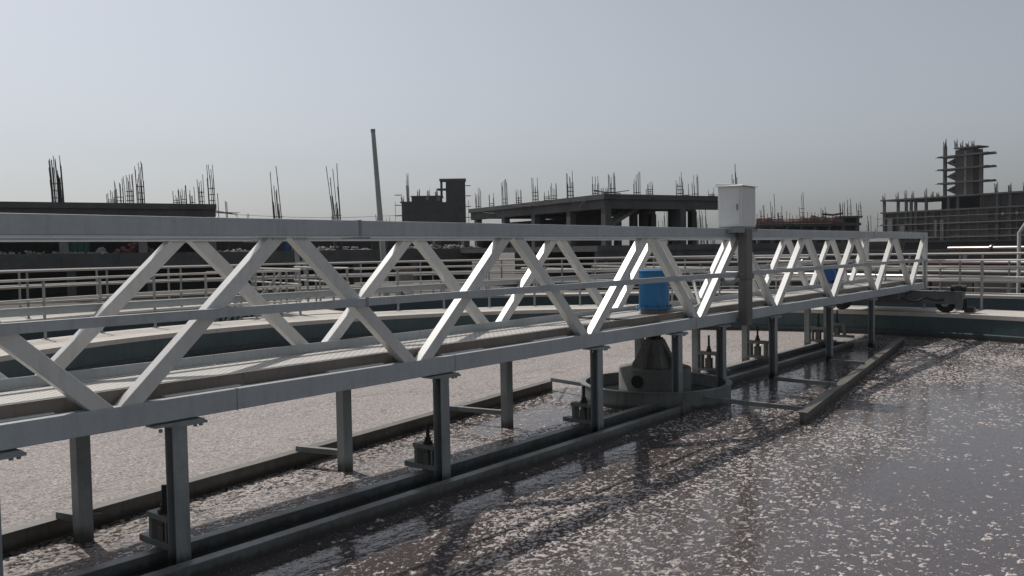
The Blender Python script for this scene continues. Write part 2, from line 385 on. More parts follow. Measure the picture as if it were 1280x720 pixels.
# ------------------------------------------------------------------ the scraper bridge
br = thing('scraper_bridge', 'long white steel truss bridge with narrow walkway spanning the round tank', 'bridge', (CX, CY, 0))
XA, XB = nx(-1.5), nx(7.5)+.06
CW = .10
for q, y0 in enumerate((DY, DY+WY)):
    y1 = y0+CW; out = -1 if q == 0 else 1
    tc = MB().box(XA, XB, y0, y1, ZT+.012, ZT+.134).build('top_chord', M['chord'], br, .006)
    fl = MB()
    fl.box(XA, XB, y0-.014, y1+.014, ZT, ZT+.0125); fl.build('bottom_flange', M['white'], tc)
    bc = MB().box(XA, XB, y0, y1, ZB-.145, ZB).build('bottom_chord', M['chord'], br, .006)
    # thin packing strips lying on the chord beside each node
    for s in range(-1, 8):
        for d in (-1, 1):
            c = nx(s)+d*.62; MB().box(c-.28, c+.28, y1-.03, y1+.012, ZB+.001, ZB+.011).build('packing_strip', M['white'], bc)
    # joints where two lengths of chord were welded together
    for s in (.76, 3.6, 5.9):
        jt = MB(); jt.box(nx(s)-.012, nx(s)+.012, y0-.004, y1+.004, ZT-.004, ZT+.138)
        jt.box(nx(s)-.09, nx(s)+.09, y0-.018, y1+.018, ZT-.008, ZT+.004)
        jt.build('weld_joint', M['post'], tc)
    for s in (.32, 1.17, 2.95, 4.6, 6.2): MB().box(nx(s)-.004, nx(s)+.004, y0-.003, y1+.003, ZB-.148, ZB+.003).build('weld_joint', M['post'], bc)
    hw = .146
    def brace(xa, xb):   # left edge at the bottom, left edge at the top
        a, b = y0+.006, y1-.006; z0, z1 = ZB-.002, ZT+.002
        m_ = MB().hexa([(xa,a,z0),(xa+hw,a,z0),(xa+hw,b,z0),(xa,b,z0),(xb,a,z1),(xb+hw,a,z1),(xb+hw,b,z1),(xb,b,z1)])
        o_ = m_.build('diagonal_brace', M['white'], br, .005)
        pl = MB(); pl.box(xb+hw*.15, xb+hw*.95, y0-.003, y1+.003, ZT-.014, ZT-.0005) ; pl.build('weld_plate', M['chord'], o_)
    for s in range(-1, 8):
        x, g = nx(s), .018
        if s > -2: brace(x-g-hw, x-L/2+g)
        if s < 8: brace(x+g, x+L/2-g-hw)
    for x in (XA, XB-.1):
        MB().box(x, x+.1, y0+.004, y1-.004, ZB-.002, ZT+.003).build('end_post', M['white'], br, .004)
    # handrail angle on the outer face
    ya, yb = (y0-.045, y0-.002) if q == 0 else (y1+.002, y1+.045)
    hr = MB(); hr.box(XA, XB, *( (ya, ya+.006) if q == 0 else (yb-.006, yb)), 1.085, 1.14); hr.box(XA, XB, ya, yb, 1.1405, 1.146)
    hr = hr.build('handrail', M['chord'], br)
    yj = ya-.008 if q == 0 else yb
    MB().box(4.485, 4.51, yj, yj+.008, 1.075, 1.155).build('rail_joint', M['post'], hr)
# deck between the trusses
MB().box(XA, XB, DY+.113, DY+WY-.013, ZB-.012, ZB+.004).build('walkway_deck', M['grate'], br)
tb = MB(); segs = [XA+i*2.4 for i in range(10)]+[XB]
for a_, b_ in zip(segs, segs[1:]): tb.box(a_+.003, b_-.003, DY+.112, DY+.124, ZB-.04, ZB+.086)
tb.build('toe_board', M['toe'], br)
tb = MB()
for a_, b_ in zip(segs, segs[1:]): tb.box(a_+.503, b_+.497 if b_ < XB else b_, DY+WY-.055, DY+WY-.043, ZB+.006, ZB+.086)
tb.build('toe_board', M['chord'], br)
cbm = MB()
for i in range(19):
    x = nx(-1.5)+i*L/2; cbm.box(x-.03, x+.03, DY+.101, DY+WY-.001, ZB-.125, ZB-.013)
cbm.build('cross_beam', M['post'], br)
# hanging posts: channel sections with a bolted flange under the chord
def hang_post(x, y, open_left=True, flange=True, zb=-1.9):
    m_ = MB(); w_ = .10; z1 = ZB-.155
    m_.box(x-w_/2, x+w_/2, y, y+.010, zb, z1); m_.box(x-w_/2, x+w_/2, y+w_-.010, y+w_, zb, z1)
    xw = x+w_/2-.010 if open_left else x-w_/2
    m_.box(xw, xw+.010, y+.0105, y+w_-.0105, zb, z1)
    o_ = m_.build('support_post', M['post'], br)
    if flange:
        f_ = MB(); f_.box(x-.17, x+.17, y-.012, y+w_+.012, ZB-.170, ZB-.1555); f_.box(x-.06, x+.19, y-.012, y+w_+.012, ZB-.187, ZB-.1705)
        for dx in (-.12, .12, .16):
            f_.tube([(x+dx, y+.02, ZB-.205), (x+dx, y+.02, ZB-.185)], .012, 6)
        f_.build('bolted_flange', M['post'], o_)
    return o_
NEARP = [1.80, nx(.15), nx(1.11), nx(2.06), nx(2.77), nx(3.26), nx(3.96), nx(4.94), nx(5.88)]
FARP = [2.78, 5.18, 7.56, 10.52, 12.24, 14.09, 17.05, 18.15]
for x in NEARP: hang_post(x, DY-.02)
for x in FARP: hang_post(x, 6.17, False, False)
# end carriage on two rubber-tyred wheels
ec = MB(); ec.box(20.24, 20.252, 4.07, 7.05, .19, .455); ec.box(20.53, 20.542, 4.07, 7.05, .19, .455); ec.box(20.22, 20.56, 4.06, 7.06, .4555, .467); ec.box(20.253, 20.529, 4.07, 4.09, .05, .455); ec.box(20.225, 20.239, 4.07, 4.21, .07, .455)
ec = ec.build('end_carriage', M['carr'], br, .006)
for y in (5.2, 6.4): MB().box(19.6, 20.21, y, y+.1, .30, .44).build('carriage_bracket', M['carr'], br)
for y in (4.42, 6.62):
    w_ = MB(); pr = [(.0,-.10),(.12,-.10),(.125,-.075),(.19,-.075),(.205,-.05),(.205,.05),(.19,.075),(.125,.075),(.12,.10),(0,.10)]
    vsx = []; fsx = []; nn = 36
    for i in range(nn):
        a_ = 2*math.pi*i/nn
        for r, h in pr: vsx.append((20.39+h, y+r*math.cos(a_), .205+r*math.sin(a_)))
    kk = len(pr)
    for i in range(nn):
        for q in range(kk-1): fsx.append((i*kk+q, i*kk+q+1, ((i+1)%nn)*kk+q+1, ((i+1)%nn)*kk+q))
    w_.add(vsx, fsx); wo = w_.build('wheel', M['rubber'], ec, auto=30)
    hub = MB().tube([(20.27, y, .205), (20.51, y, .205)], .075, 16); hub.build('hub', M['post'], wo)
MB().tube([(20.39, 4.18, .47), (20.39, 4.18, .58)], .09, 14).tube([(20.39, 4.02, .53), (20.39, 4.32, .53)], .07, 12).build('drive_gear', M['rust'], ec)
MB().box(20.3, 20.5, 3.86, 4.05, .02, .13).box(20.36, 20.42, 4.0, 4.09, .1, .3).build('track_sweeper', M['rust'], ec)
MB().tube([(19.3+i*.1, 5.05-.12*math.sin(i*.7)*.3-.07*i*.9, .36-.09*abs(math.sin(i*.55))) for i in range(13)], .022, 6).build('drooping_cable', M['rubber'], ec)

# ------------------------------------------------------------------ troughs, scum boards, valves
def trough(x0, x1, ya, yb, label, near_mat, endx):
    t = thing('sludge_trough', label, 'trough', ((x0+x1)/2, (ya+yb)/2, ZW), 0, 'open troughs slung under the bridge')
    for y in (ya, yb-.05):
        m_ = MB().box(x0, x1, y, y+.05, ZW-.35, ZW+.09); m_.box(x0, x1, y-.02, y+.07, ZW+.0905, ZW+.102)
        m_.build('side_wall', near_mat, t)
    MB().box(endx-.02, endx+.02, ya+.052, yb-.052, ZW-.35, ZW+.088).build('end_wall', near_mat, t)
    MB().add([(x0,ya+.045,ZW+.012),(x1,ya+.045,ZW+.012),(x1,yb-.045,ZW+.012),(x0,yb-.045,ZW+.012)], [(0,1,2,3)]).build('trough_water', M['water'], t)
    return t
trough(.9, 9.52, 4.91, 5.36, 'open trough between the centre column and the left edge of the photo, near truss side', M['trough'], .92)
trough(11.17, 17.5, 5.46, 6.02, 'open trough right of the centre column reaching towards the far tank wall', M['trough'], 17.48)
def board(p0, p1, struts, label):
    t = thing('scum_board', label, 'scum board', ((p0[0]+p1[0])/2, (p0[1]+p1[1])/2, ZW), 0, 'floating scum boards beside the bridge')
    d = (V(p1)-V(p0)).normalized(); nrm = V((-d.y, d.x, 0))
    m_ = MB(); m_.bar((*p0[:2], ZW-.04), (*p1[:2], ZW-.04), .05, .34)
    c0, c1 = V((*p0[:2], ZW+.137)), V((*p1[:2], ZW+.137)); m_.bar(c0, c1, .12, .012)
    m_.build('board', M['board'], t)
    for a_, b_ in struts: 
        m_ = MB(); m_.bar(a_, b_, .055, .05); m_.build('strut', M['trough'], t)
        mid = V(a_).lerp(V(b_), .82); e_ = V(b_)+d*.32; e_.z = ZW+.10
        MB().bar(mid, (e_.x, e_.y, ZW+.09), .035, .012).build('knee_brace', M['trough'], t)
    return t
zs = ZW+.165
board((1.2, 6.30, 0), (9.95, 7.36, 0), [((2.78,6.22,zs),(2.72,6.46,zs)), ((5.18,6.27,zs),(5.05,6.76,zs)), ((7.56,6.27,zs),(7.42,7.04,zs)), ((9.75,6.61,zs),(9.90,7.30,zs))],
      'long dark board floating left of the centre column along the far posts')
board((9.55, 3.55, 0), (18.4, 4.79, 0), [((9.87,4.93,zs-.04),(9.75,3.62,zs-.02)), ((nx(3.55),4.72,zs),(11.6,3.85,zs)), ((nx(4.44),4.72,zs),(13.92,4.18,zs)), ((nx(5.6),4.92,zs),(16.9,4.62,zs))],
      'floating board right of the centre column on the near side of the bridge')

def valve(x, ypost, side, label, k=1, j=1.3):
    """frame cantilevered from a hanging post across the trough (side +1: towards +Y)"""
    t = thing('telescopic_valve', label, 'valve', (x, ypost, ZW+.105), 0, 'spindle valves standing on the troughs')
    def P(m_, name, mat, par=t, **k): return local(m_, name, mat, par, **k)
    def B(x0, x1, a, b, z0, z1): a, b = a*side, b*side; return MB().box(x0, x1, min(a, b), max(a, b), z0, z1)
    P(B(-.05, .05, .004, .29*k*j, .004, .05), 'base_arm', M['trough'], bevel=.004)
    P(B(-.045, .045, .165*k*j, .195*k*j, .0505, .185*k), 'upright', M['trough'], bevel=.003)
    P(B(-.045, .045, .03*k, .05*k, .0505, .185*k), 'upright', M['trough'], bevel=.003)
    P(B(-.05, .05, .004, .205*k*j, .1855*k, .225*k), 'crossbar', M['trough'], bevel=.004)
    yc = .122*k*side
    P(MB().box(-.04, .04, yc-.036*k, yc+.036*k, .0505, .15*k).box(-.03, .03, yc-.025, yc+.025, .1505*k, .18*k), 'sleeve', M['board'], bevel=.004)
    P(MB().tube([(0,yc,.18*k), (0,yc,.41*k)], .017, 10), 'spindle', M['rust'])
    P(MB().tube([(0,yc,.2255*k), (0,yc,.25*k)], .045, 6).tube([(0,yc,.25*k),(0,yc,.285*k)], .028, 10), 'nut', M['rust'])
    return t
valve(nx(.15), DY+.081, 1, 'nearest valve frame with black spindle, behind the big front left post')
valve(nx(1.11), DY+.081, 1, 'valve frame on the trough behind the second large near post')
valve(nx(2.06), DY+.081, 1, 'valve frame on the trough just left of the centre column basin')
valve(12.24, 6.169, -1, 'valve frame just right of the centre column, under the far truss', 1.35)
valve(14.09, 6.169, -1, 'second valve frame right of the centre column, beyond the control box post', 1.35)
valve(17.05, 6.169, -1, 'third valve frame right of the centre column, against the green wall', 1.35)
valve(18.15, 6.169, -1, 'smallest valve frame, last before the far end of the right trough', 1.35)

# ------------------------------------------------------------------ centre column
cc = thing('centre_column', 'round concrete centre column with dark port and ring basin under the blue drum', 'column', (CX, CY, ZW))
col = MB().lathe((CX,CY), [(.01,-.105),(.475,-.105),(.485,-.125),(.485,-2.2)], 56).build('column', M['pier'], cc, auto=35)
an = math.atan2(-CY, -CX)+math.radians(28)*-1
hx, hy = CX+.487*math.cos(an), CY+.487*math.sin(an)
port = MB(); dirv = V((math.cos(an), math.sin(an), 0))
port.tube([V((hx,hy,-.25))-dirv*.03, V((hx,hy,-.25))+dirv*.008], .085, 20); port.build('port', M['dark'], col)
cone = MB(); q0, q1 = .23, .10
cone.hexa([(CX-q0,CY-q0,-.104),(CX+q0,CY-q0,-.104),(CX+q0,CY+q0,-.104),(CX-q0,CY+q0,-.104),(CX-q1,CY-q1,.27),(CX+q1,CY-q1,.27),(CX+q1,CY+q1,.27),(CX-q1,CY+q1,.27)])
cone.build('pedestal', M['pier'], cc, .006)
MB().tube([(CX,CY,.265),(CX,CY,.448)], .085, 20).tube([(CX,CY,.27),(CX,CY,.29)], .12, 20).build('bearing', M['rust'], cc)
rb = MB()
for a_ in (0, .5, 1, 1.5):
    a_ *= math.pi; dx, dy = math.cos(a_), math.sin(a_); 
    rb.add([(CX+dx*.09-dy*.012,CY+dy*.09+dx*.012,.262),(CX+dx*.36-dy*.012,CY+dy*.36+dx*.012,-.10),(CX+dx*.09-dy*.012,CY+dy*.09+dx*.012,-.10),
            (CX+dx*.09+dy*.012,CY+dy*.09-dx*.012,.262),(CX+dx*.36+dy*.012,CY+dy*.36-dx*.012,-.10),(CX+dx*.09+dy*.012,CY+dy*.09-dx*.012,-.10)],
           [(0,1,2),(5,4,3),(0,3,4,1),(1,4,5,2),(2,5,3,0)])
rb.build('stiffener_rib', M['pier'], cc)
MB().lathe((CX,CY), [(.95,ZW-.5),(.95,ZW+.21),(.935,ZW+.212),(.935,ZW+.225),(1.015,ZW+.225),(1.015,ZW+.212),(1.0,ZW+.21),(1.0,ZW-.5)], 80, closed=True).build('ring_basin', M['trough'], cc, auto=30)
MB().lathe((CX,CY), [(.486,ZW+.06),(.949,ZW+.06)], 64).build('basin_water', M['water'], cc)
MB().tube([(9.30,4.905,ZW-.3),(9.30,4.905,ZW+.17)], .03, 10).build('drain_pipe', M['trough'], cc)

# ------------------------------------------------------------------ things standing on the bridge
dp = thing('blue_drum', 'blue upright drum with flanged foot on the bridge above the centre column', 'drum', (CX, CY, ZB+.004))
MB().box(CX-.95, CX+.75, DY+.13, DY+WY-.08, ZB+.088, ZB+.100).box(CX-.9, CX-.84, DY+.14, DY+WY-.09, ZB+.076, ZB+.087).box(CX+.6, CX+.66, DY+.14, DY+WY-.09, ZB+.076, ZB+.087).build('mounting_plate', M['grate'], dp)
MB().lathe((CX,CY), [(.185,ZB+.1005),(.185,ZB+.165)], 40).build('collar', M['toe'], dp, auto=30)
MB().lathe((CX,CY), [(.01,ZB+.165),(.245,ZB+.165),(.25,ZB+.18),(.245,ZB+.192),(.205,ZB+.193),(.203,ZB+.5),(.207,ZB+.505),(.207,ZB+.52),(.203,ZB+.525),(.203,ZB+.655)], 56).build('drum_body', M['blue'], dp, auto=35)
MB().lathe((CX,CY), [(.203,ZB+.6555),(.208,ZB+.657),(.208,ZB+.676),(.195,ZB+.682),(.01,ZB+.69)], 56).build('drum_lid', M['blue'], dp, auto=35)
lug = MB()
for i in range(8):
    a_ = i*math.pi/4; lug.tube([(CX+.228*math.cos(a_),CY+.228*math.sin(a_),ZB+.15),(CX+.228*math.cos(a_),CY+.228*math.sin(a_),ZB+.212)], .012, 6)
lug.build('flange_bolts', M['rust'], dp)
MB().tube([(CX+.24,CY-.05,ZB+.12),(CX+.6,CY-.25,ZB+.12),(CX+.95,CY-.2,ZB+.16),(CX+1.35,CY+.1,ZB+.45),(CX+1.55,CY+.25,ZB+.62)], .028, 8).build('cable_hose', M['pole'], dp)

dp.location.z -= .07
mt = thing('drive_motor', 'dark blue electric motor on the walkway near the far end of the bridge', 'motor', (18.05, 6.05, ZB+.004))
MB().box(17.78, 18.3, 5.92, 6.18, ZB+.005, ZB+.12).build('mounting_plate', M['post'], mt)
m_ = MB(); m_.tube([(17.85,6.05,ZB+.30),(18.2,6.05,ZB+.30)], .115, 22)
for i in range(8): m_.tube([(17.87+i*.042,6.05,ZB+.30),(17.882+i*.042,6.05,ZB+.30)], .132, 22)
m_.build('motor_body', M['bluemotor'], mt, auto=40)
MB().tube([(17.78,6.05,ZB+.30),(17.85,6.05,ZB+.30)], .138, 22).build('fan_cover', M['bluemotor'], mt, auto=40)
MB().box(17.95, 18.08, 5.99, 6.11, ZB+.43, ZB+.50).build('terminal_box', M['bluemotor'], mt, .01)
MB().box(17.9, 18.16, 5.95, 6.15, ZB+.1205, ZB+.20).build('motor_foot', M['bluemotor'], mt)

cb = thing('control_cabinet', 'pale grey metal control box with overhanging lid on a stout post at near truss', 'cabinet', (11.4, 5.02, ZB-.14))
x0, x1, y0, y1 = 11.19, 11.66, 4.99, 5.34
MB().box(x0, x1, y0, y1, 1.775, 2.33).build('cabinet_body', M['cab'], cb, .006)
MB().hexa([(x0-.035,y0-.035,2.331),(x1+.035,y0-.035,2.331),(x1+.035,y1+.035,2.331),(x0-.035,y1+.035,2.331),(x0-.02,y0-.02,2.345),(x1+.02,y0-.02,2.345),(x1+.02,y1+.02,2.385),(x0-.02,y1+.02,2.385)]).build('cabinet_roof', M['cab'], cb, .004)
MB().box(x0+.01, x1-.01, y0+.01, y1-.01, 1.745, 1.7745).build('base_frame', M['post'], cb)
dr = MB().box(x0-.008, x0-.0005, y0+.025, y1-.025, 1.80, 2.305).build('cabinet_door', M['cab'], cb, .003)
MB().box(x0-.02, x0-.009, y0+.05, y0+.07, 2.0, 2.08).build('door_handle', M['post'], dr)
MB().box(11.30, 11.50, 4.97, 5.095, ZB-.19, 1.7445).box(11.28, 11.52, 4.955, 5.13, 1.05, 1.12).build('cabinet_post', M['brownpost'], cb, .004)
MB().box(11.02, 11.29, 4.985, 5.13, 1.69, 1.744).box(11.5, 11.75, 5.0, 5.13, 1.70, 1.744).build('bracket', M['post'], cb)
MB().tube([(11.1,5.0,1.05),(11.0,5.05,1.0),(10.9,5.12,1.0),(10.86,5.12,1.06)], .03, 8).build('conduit_stub', M['post'], cb)

# ------------------------------------------------------------------ railings
def railing(name, label, r, zf, a0, a1, da, heights, tr, skip=None, group=None, pr=.027, rr=.024):
    t = thing(name, label, 'railing', (CX, CY, zf), 0, group)
    gap = [] if not skip else skip
    def inside(a): return any(g0 < a < g1 for g0, g1 in gap)
    k = int(round((a1-a0)/da))
    for i in range(k+1):
        a_ = a0+(a1-a0)*i/k
        if inside(a_): continue
        x, y = CX+r*math.cos(a_), CY+r*math.sin(a_)
        p = MB().tube([(x,y,zf+.012),(x,y,zf+heights[0]-.02)], pr, 8).build('post', M['railpost'], t)
        MB().tube([(x,y,zf+.001),(x,y,zf+.012)], .07, 10).build('base_plate', M['railpost'], p)
    ed = [a0]+[v for g in gap for v in g]+[a1]
    for h in heights:
        m_ = MB()
        for s0, s1 in zip(ed[::2], ed[1::2]):
            q = max(4, int((s1-s0)/.03))
            m_.tube([(CX+r*math.cos(s0+(s1-s0)*i/q), CY+r*math.sin(s0+(s1-s0)*i/q), zf+h) for i in range(q+1)], rr, 8)
        m_.build('rail', M['rail'], t)
    return t
CAMA = math.atan2(-CY, -CX)            # direction from the tank centre to the photographer
A0, A1 = CAMA-math.radians(318), CAMA-math.radians(42)
WA = math.radians(73.3-360)                # the access walkway leaves the rim here
railing('tank_railing', 'grey three rail pipe railing round the rim of the inner tank', 11.38, 0, A0+.012, A1+.012, 1.22/11.38, (1.1,.735,.37), .024, [(WA-.062, WA+.062)])
railing('channel_railing', 'pipe railing on the inner edge of the outer ring wall', 15.42, .1, A0, A1, 1.9/15.42, (1.1,.735,.37), .022, [(WA-.048, WA+.048)], rr=.026)
railing('channel_railing', 'outermost curved pipe railing, behind the ring wall walkway', 16.58, .1, A0, A1, 1.9/16.58, (1.1,.735,.37), .022, rr=.026)
railing('yard_railing', 'far railing in the yard beyond the ring wall, in front of the pipes', 20.5, -.15, CAMA-math.radians(262), CAMA-math.radians(135), 2.0/20.5, (1.1,.8,.5,.2), .022, rr=.022)
# access walkway across the channel
u = V((math.cos(WA), math.sin(WA), 0)); nn_ = V((-u.y, u.x, 0)); c0 = V((CX, CY, 0))
aw = thing('access_walkway', 'pale concrete access walkway with railings joining the two tank rims', 'walkway', tuple(c0+u*13.4))
sl_ = MB(); q = [c0+u*11.53-nn_*.68, c0+u*15.27-nn_*.68, c0+u*15.27+nn_*.68, c0+u*11.53+nn_*.68]
sl_.hexa([p+V((0,0,-.16)) for p in q]+[p+V((0,0,.02)) for p in q]); sl_.build('slab', M['rim'], aw)
for s in (-1, 1):
    for i in range(5):
        p = c0+u*(11.6+i*.9)+nn_*.62*s
        MB().tube([p+V((0,0,.021)), p+V((0,0,1.12))], .03, 8).build('post', M['railpost'], aw)
    for h in (1.12, .76, .4):
        p = c0+nn_*.62*s+V((0,0,h)); MB().tube([p+u*11.5, p+u*15.3], .024, 8).build('rail', M['rail'], aw)
st_ = thing('access_stair', 'short steel stair with railings beside the access walkway', 'stair', tuple(c0+u*13+nn_*1.6))
for i in range(6):
    p = c0+u*(12.0+i*.4)+nn_*1.5; m_ = MB(); m_.obox((p.x,p.y), u, .28, .9, .04, -.05-.17*i); m_.build('tread', M['railpost'], st_)
for s in (1.02, 1.98):
    for i in range(6):
        p = c0+u*(11.8+i*.5)+nn_*s; z = .0-.2*i
        MB().tube([p+V((0,0,max(-1,z)-.1)), p+V((0,0,z+1.05))], .027, 8).build('post', M['railpost'], st_)
    for h in (1.05, .7, .35):
        MB().tube([c0+u*11.8+nn_*s+V((0,0,h)), c0+u*14.3+nn_*s+V((0,0,h-1.0))], .023, 8).build('rail', M['rail'], st_)
    m_ = MB(); m_.bar(c0+u*11.8+nn_*s+V((0,0,-.05)), c0+u*14.3+nn_*s+V((0,0,-1.06)), .03, .2); m_.build('stringer', M['railpost'], st_)

# ------------------------------------------------------------------ poles, pipes and yard clutter beyond the tanks
LEAN = V((-.629, .777, 0))             # the way the bars and poles lean
pl = thing('leaning_pole', 'tall bare grey pole leaning left, rising above the skyline', 'pole', (27.3, 29.8, GZ))
top = V((27.12, 30.02, 7.15)); MB().tube([(27.45, 29.62, GZ), top], .16, 14, r2=.095).build('shaft', M['pole'], pl, auto=40)
MB().tube([top-V((0,0,.12)), top+V((0,0,.02))], .108, 14).build('cap', M['post'], pl, auto=40)
pp = thing('twin_post', 'pair of short steel posts standing behind the railings, left of the pole', 'post', (19.9, 26.25, GZ))
for d in (0, .28):
    MB().tube([V((19.95,26.2,GZ))-LEAN*d, V((19.85,26.33,2.25))-LEAN*d], .085, 10).build('post', M['pole'], pp, auto=40)
MB().bar(V((19.87,26.3,1.2)), V((19.87,26.3,1.2))-LEAN*.28, .05).build('tie_bar', M['pole'], pp)
PD = V((.36, .933, 0))
def pipe(name, p, t0, t1, r, mat, label, stands=True, group=None):
    t = thing(name, label, 'pipe', (p[0], p[1], GZ), 0, group)
    a_, b_ = V(p)+PD*t0, V(p)+PD*t1; k = 8
    m_ = MB(); m_.tube([a_.lerp(b_, i/k) for i in range(k+1)], r, 14)
    b2 = m_.build('pipe_run', M[mat], t, auto=40)
    j = MB(); n_ = int((t1-t0)/6)
    for i in range(1, n_+1):
        c_ = V(p)+PD*(t0+i*6); j.tube([c_-PD*.04, c_+PD*.04], r*1.5, 14)
    j.build('pipe_flange', M[mat], b2, auto=40)
    if stands:
        for i in range(n_+1):
            c_ = V(p)+PD*(t0+1.5+i*6); m_ = MB(); m_.bar((c_.x,c_.y,GZ), (c_.x,c_.y,p[2]-r), .16); m_.build('stand', M['railpost'], t)
    return t
pipe('steel_pipe', (33.8,5.9,.22), -7, 32, .13, 'redpipe', 'long reddish brown pipe lying low just behind the right hand railings', group='pipes behind the right hand railings')
pipe('steel_pipe', (36.5,6.2,.36), -8, 26, .10, 'silver', 'thin pale pipe between the brown pipe and the upper red pipes', group='pipes behind the right hand railings')
pipe('steel_pipe', (40.6,7.0,.62), -8, 12, .13, 'redpipe', 'short red pipe glinting in the sun behind the pale pipe', group='pipes behind the right hand railings')
pipe('steel_pipe', (50.7,8.8,1.16), -12, 2.4, .16, 'redpipe', 'highest red pipe with a long white glint, right edge of the photo', group='pipes behind the right hand railings')
pipe('steel_pipe', (47.5,14,.75), 4, 30, .11, 'silver', 'long pale pipe on stands behind the far end of the bridge', group='pipes behind the right hand railings')
for x_, y_, z_, t0, t1, lab in ((38.5,6.8,.38,-9,5,'long low brown block wall standing among the pipes at the right edge'),):
    kt = thing('block_wall', lab, 'wall', (x_, y_, GZ))
    for i in range(int((t1-t0)/1.9)):
        a_ = V((x_,y_,0))+PD*(t0+1.9*i); b_ = a_+PD*1.78; m_ = MB(); c_ = (a_+b_)/2
        m_.obox((c_.x,c_.y), PD, 1.78, .5, z_-GZ, GZ); m_.build('wall_block', M['brick'], kt, .02)
lb = thing('sample_cabinet', 'small pale upright concrete box behind the outer railing, left of the blue drum', 'box', (20.3, 21.1, GZ))
MB().obox((20.27,21.06), PD, .5, .45, 2.5, GZ).build('body', M['conc2'], lb, .02); MB().obox((20.27,21.06), PD, .6, .55, .08, .9).build('cap', M['conc2'], lb)
hp = thing('bent_pipe_frame', 'grey bent pipe frame at the right edge of the photo', 'pipe', (27.5, 4.1, GZ))
MB().tube([(27.6,4.14,GZ),(27.55,4.12,1.75),(27.6,3.95,2.05),(27.75,3.45,2.25),(27.9,2.9,2.3)], .05, 10).build('bent_pipe', M['pole'], hp, auto=50)
MB().tube([(27.9,2.9,GZ),(27.9,2.9,2.3)], .05, 10).build('leg', M['pole'], hp, auto=50)
bo = MB()
for i in range(7):
    for j in range(10): pass
def rock(mb, c, r, seed, squash=.7):
    rnd = random.Random(seed); vs_, fs_ = [], []; n1, n2 = 7, 4
    for i in range(n2+1):
        th = math.pi*i/n2
        for k_ in range(n1):
            ph = 2*math.pi*k_/n1; q_ = r*(.75+.5*rnd.random())
            vs_.append((c[0]+q_*math.sin(th)*math.cos(ph), c[1]+q_*math.sin(th)*math.sin(ph), c[2]+q_*math.cos(th)*squash))
    for i in range(n2):
        for k_ in range(n1): fs_.append((i*n1+k_, (i+1)*n1+k_, (i+1)*n1+(k_+1)%n1, i*n1+(k_+1)%n1))
    mb.add(vs_, fs_)
m_ = MB(); rock(m_, (19.3,19.85,.22), .17, 3, .8); tag(m_.build('boulder', M['rubblew']), 'pale rounded stone on the outer wall behind the truss', 'stone')

# ------------------------------------------------------------------ buildings
def rebar(mb, c, nbars, h, spread, seed, r=.024, lean=.045, up=None):
    """a column's starter bars: thin rods of uneven length, with a few ties"""
    rnd = random.Random(seed); lean_v = up if up is not None else LEAN
    nbars = int(nbars*1.5)
    for i in range(nbars):
        a_ = 2*math.pi*i/nbars+rnd.random()*.4; bx, by = c[0]+spread*math.cos(a_), c[1]+spread*math.sin(a_)
        hh = h*(.45+.55*rnd.random()) if i else h
        t_ = (lean+rnd.uniform(-.02,.02))*hh
        k_ = .75+.5*rnd.random()
        mb.tube([(bx,by,c[2]-.05), (bx+lean_v.x*t_*.4, by+lean_v.y*t_*.4, c[2]+hh*.5), (bx+lean_v.x*t_*k_, by+lean_v.y*t_*k_, c[2]+hh)], r, 4, False)
    for i in range(rnd.randint(1, 3)):
        z = c[2]+h*(.1+.15*i); q_ = spread*1.05
        for s, e in (((-1,-1),(1,-1)),((1,-1),(1,1)),((1,1),(-1,1)),((-1,1),(-1,-1))):
            mb.tube([(c[0]+s[0]*q_*.75,c[1]+s[1]*q_*.75,z),(c[0]+e[0]*q_*.75,c[1]+e[1]*q_*.75,z)], r*.7, 4, False)

def building(name, label, p, ang):
    return thing(name, label, 'building', (p[0], p[1], GZ), math.radians(ang))
Z = -GZ      # local z = world z + Z
def lv(ang):  # lean direction in a building's own axes
    return Matrix.Rotation(-math.radians(ang), 3, 'Z') @ LEAN
def P_(mb, name, mat, par, **k): return local(mb, name, M[mat], par, **k)

# 1: long half-built block on the left, with a platform slab that runs on to the right
b1 = building('unfinished_building', 'dark half built concrete block on the left with tall bars rising from its roof', (25.2,67.4), -20.8); l1 = lv(-20.8)
P_(MB().box(-30, 41, 0, 22, 1.35+Z, 1.78+Z), 'floor_slab', 'conc', b1)
P_(MB().box(-30, 40.9, .02, .5, .68+Z, 1.349+Z), 'edge_beam', 'conc', b1)
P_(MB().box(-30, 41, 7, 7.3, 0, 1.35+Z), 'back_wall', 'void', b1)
for i in range(13): P_(MB().box(-29.5+i*5.6, -28.9+i*5.6, .6, 1.2, 0, 1.35+Z), 'column', 'conc2' if i % 3 == 2 else 'conc', b1)
P_(MB().box(-30, 14.9, -.25, 16, 5.15+Z, 5.58+Z), 'roof_slab', 'conc', b1)
P_(MB().box(-30, 14.88, 0, .45, 4.62+Z, 5.149+Z).box(14.4, 14.85, .46, 15.5, 4.62+Z, 5.149+Z), 'roof_beam', 'conc', b1)
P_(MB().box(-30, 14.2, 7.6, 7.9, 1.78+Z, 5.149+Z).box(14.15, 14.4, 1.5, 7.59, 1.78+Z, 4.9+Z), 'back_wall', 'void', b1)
for x in (-18, -12.4, -7, -1.6, 3.95, 9.4, 14.55): P_(MB().box(x-.3, x+.3, .02, .6, 1.78+Z, 4.619+Z), 'column', 'conc2', b1)
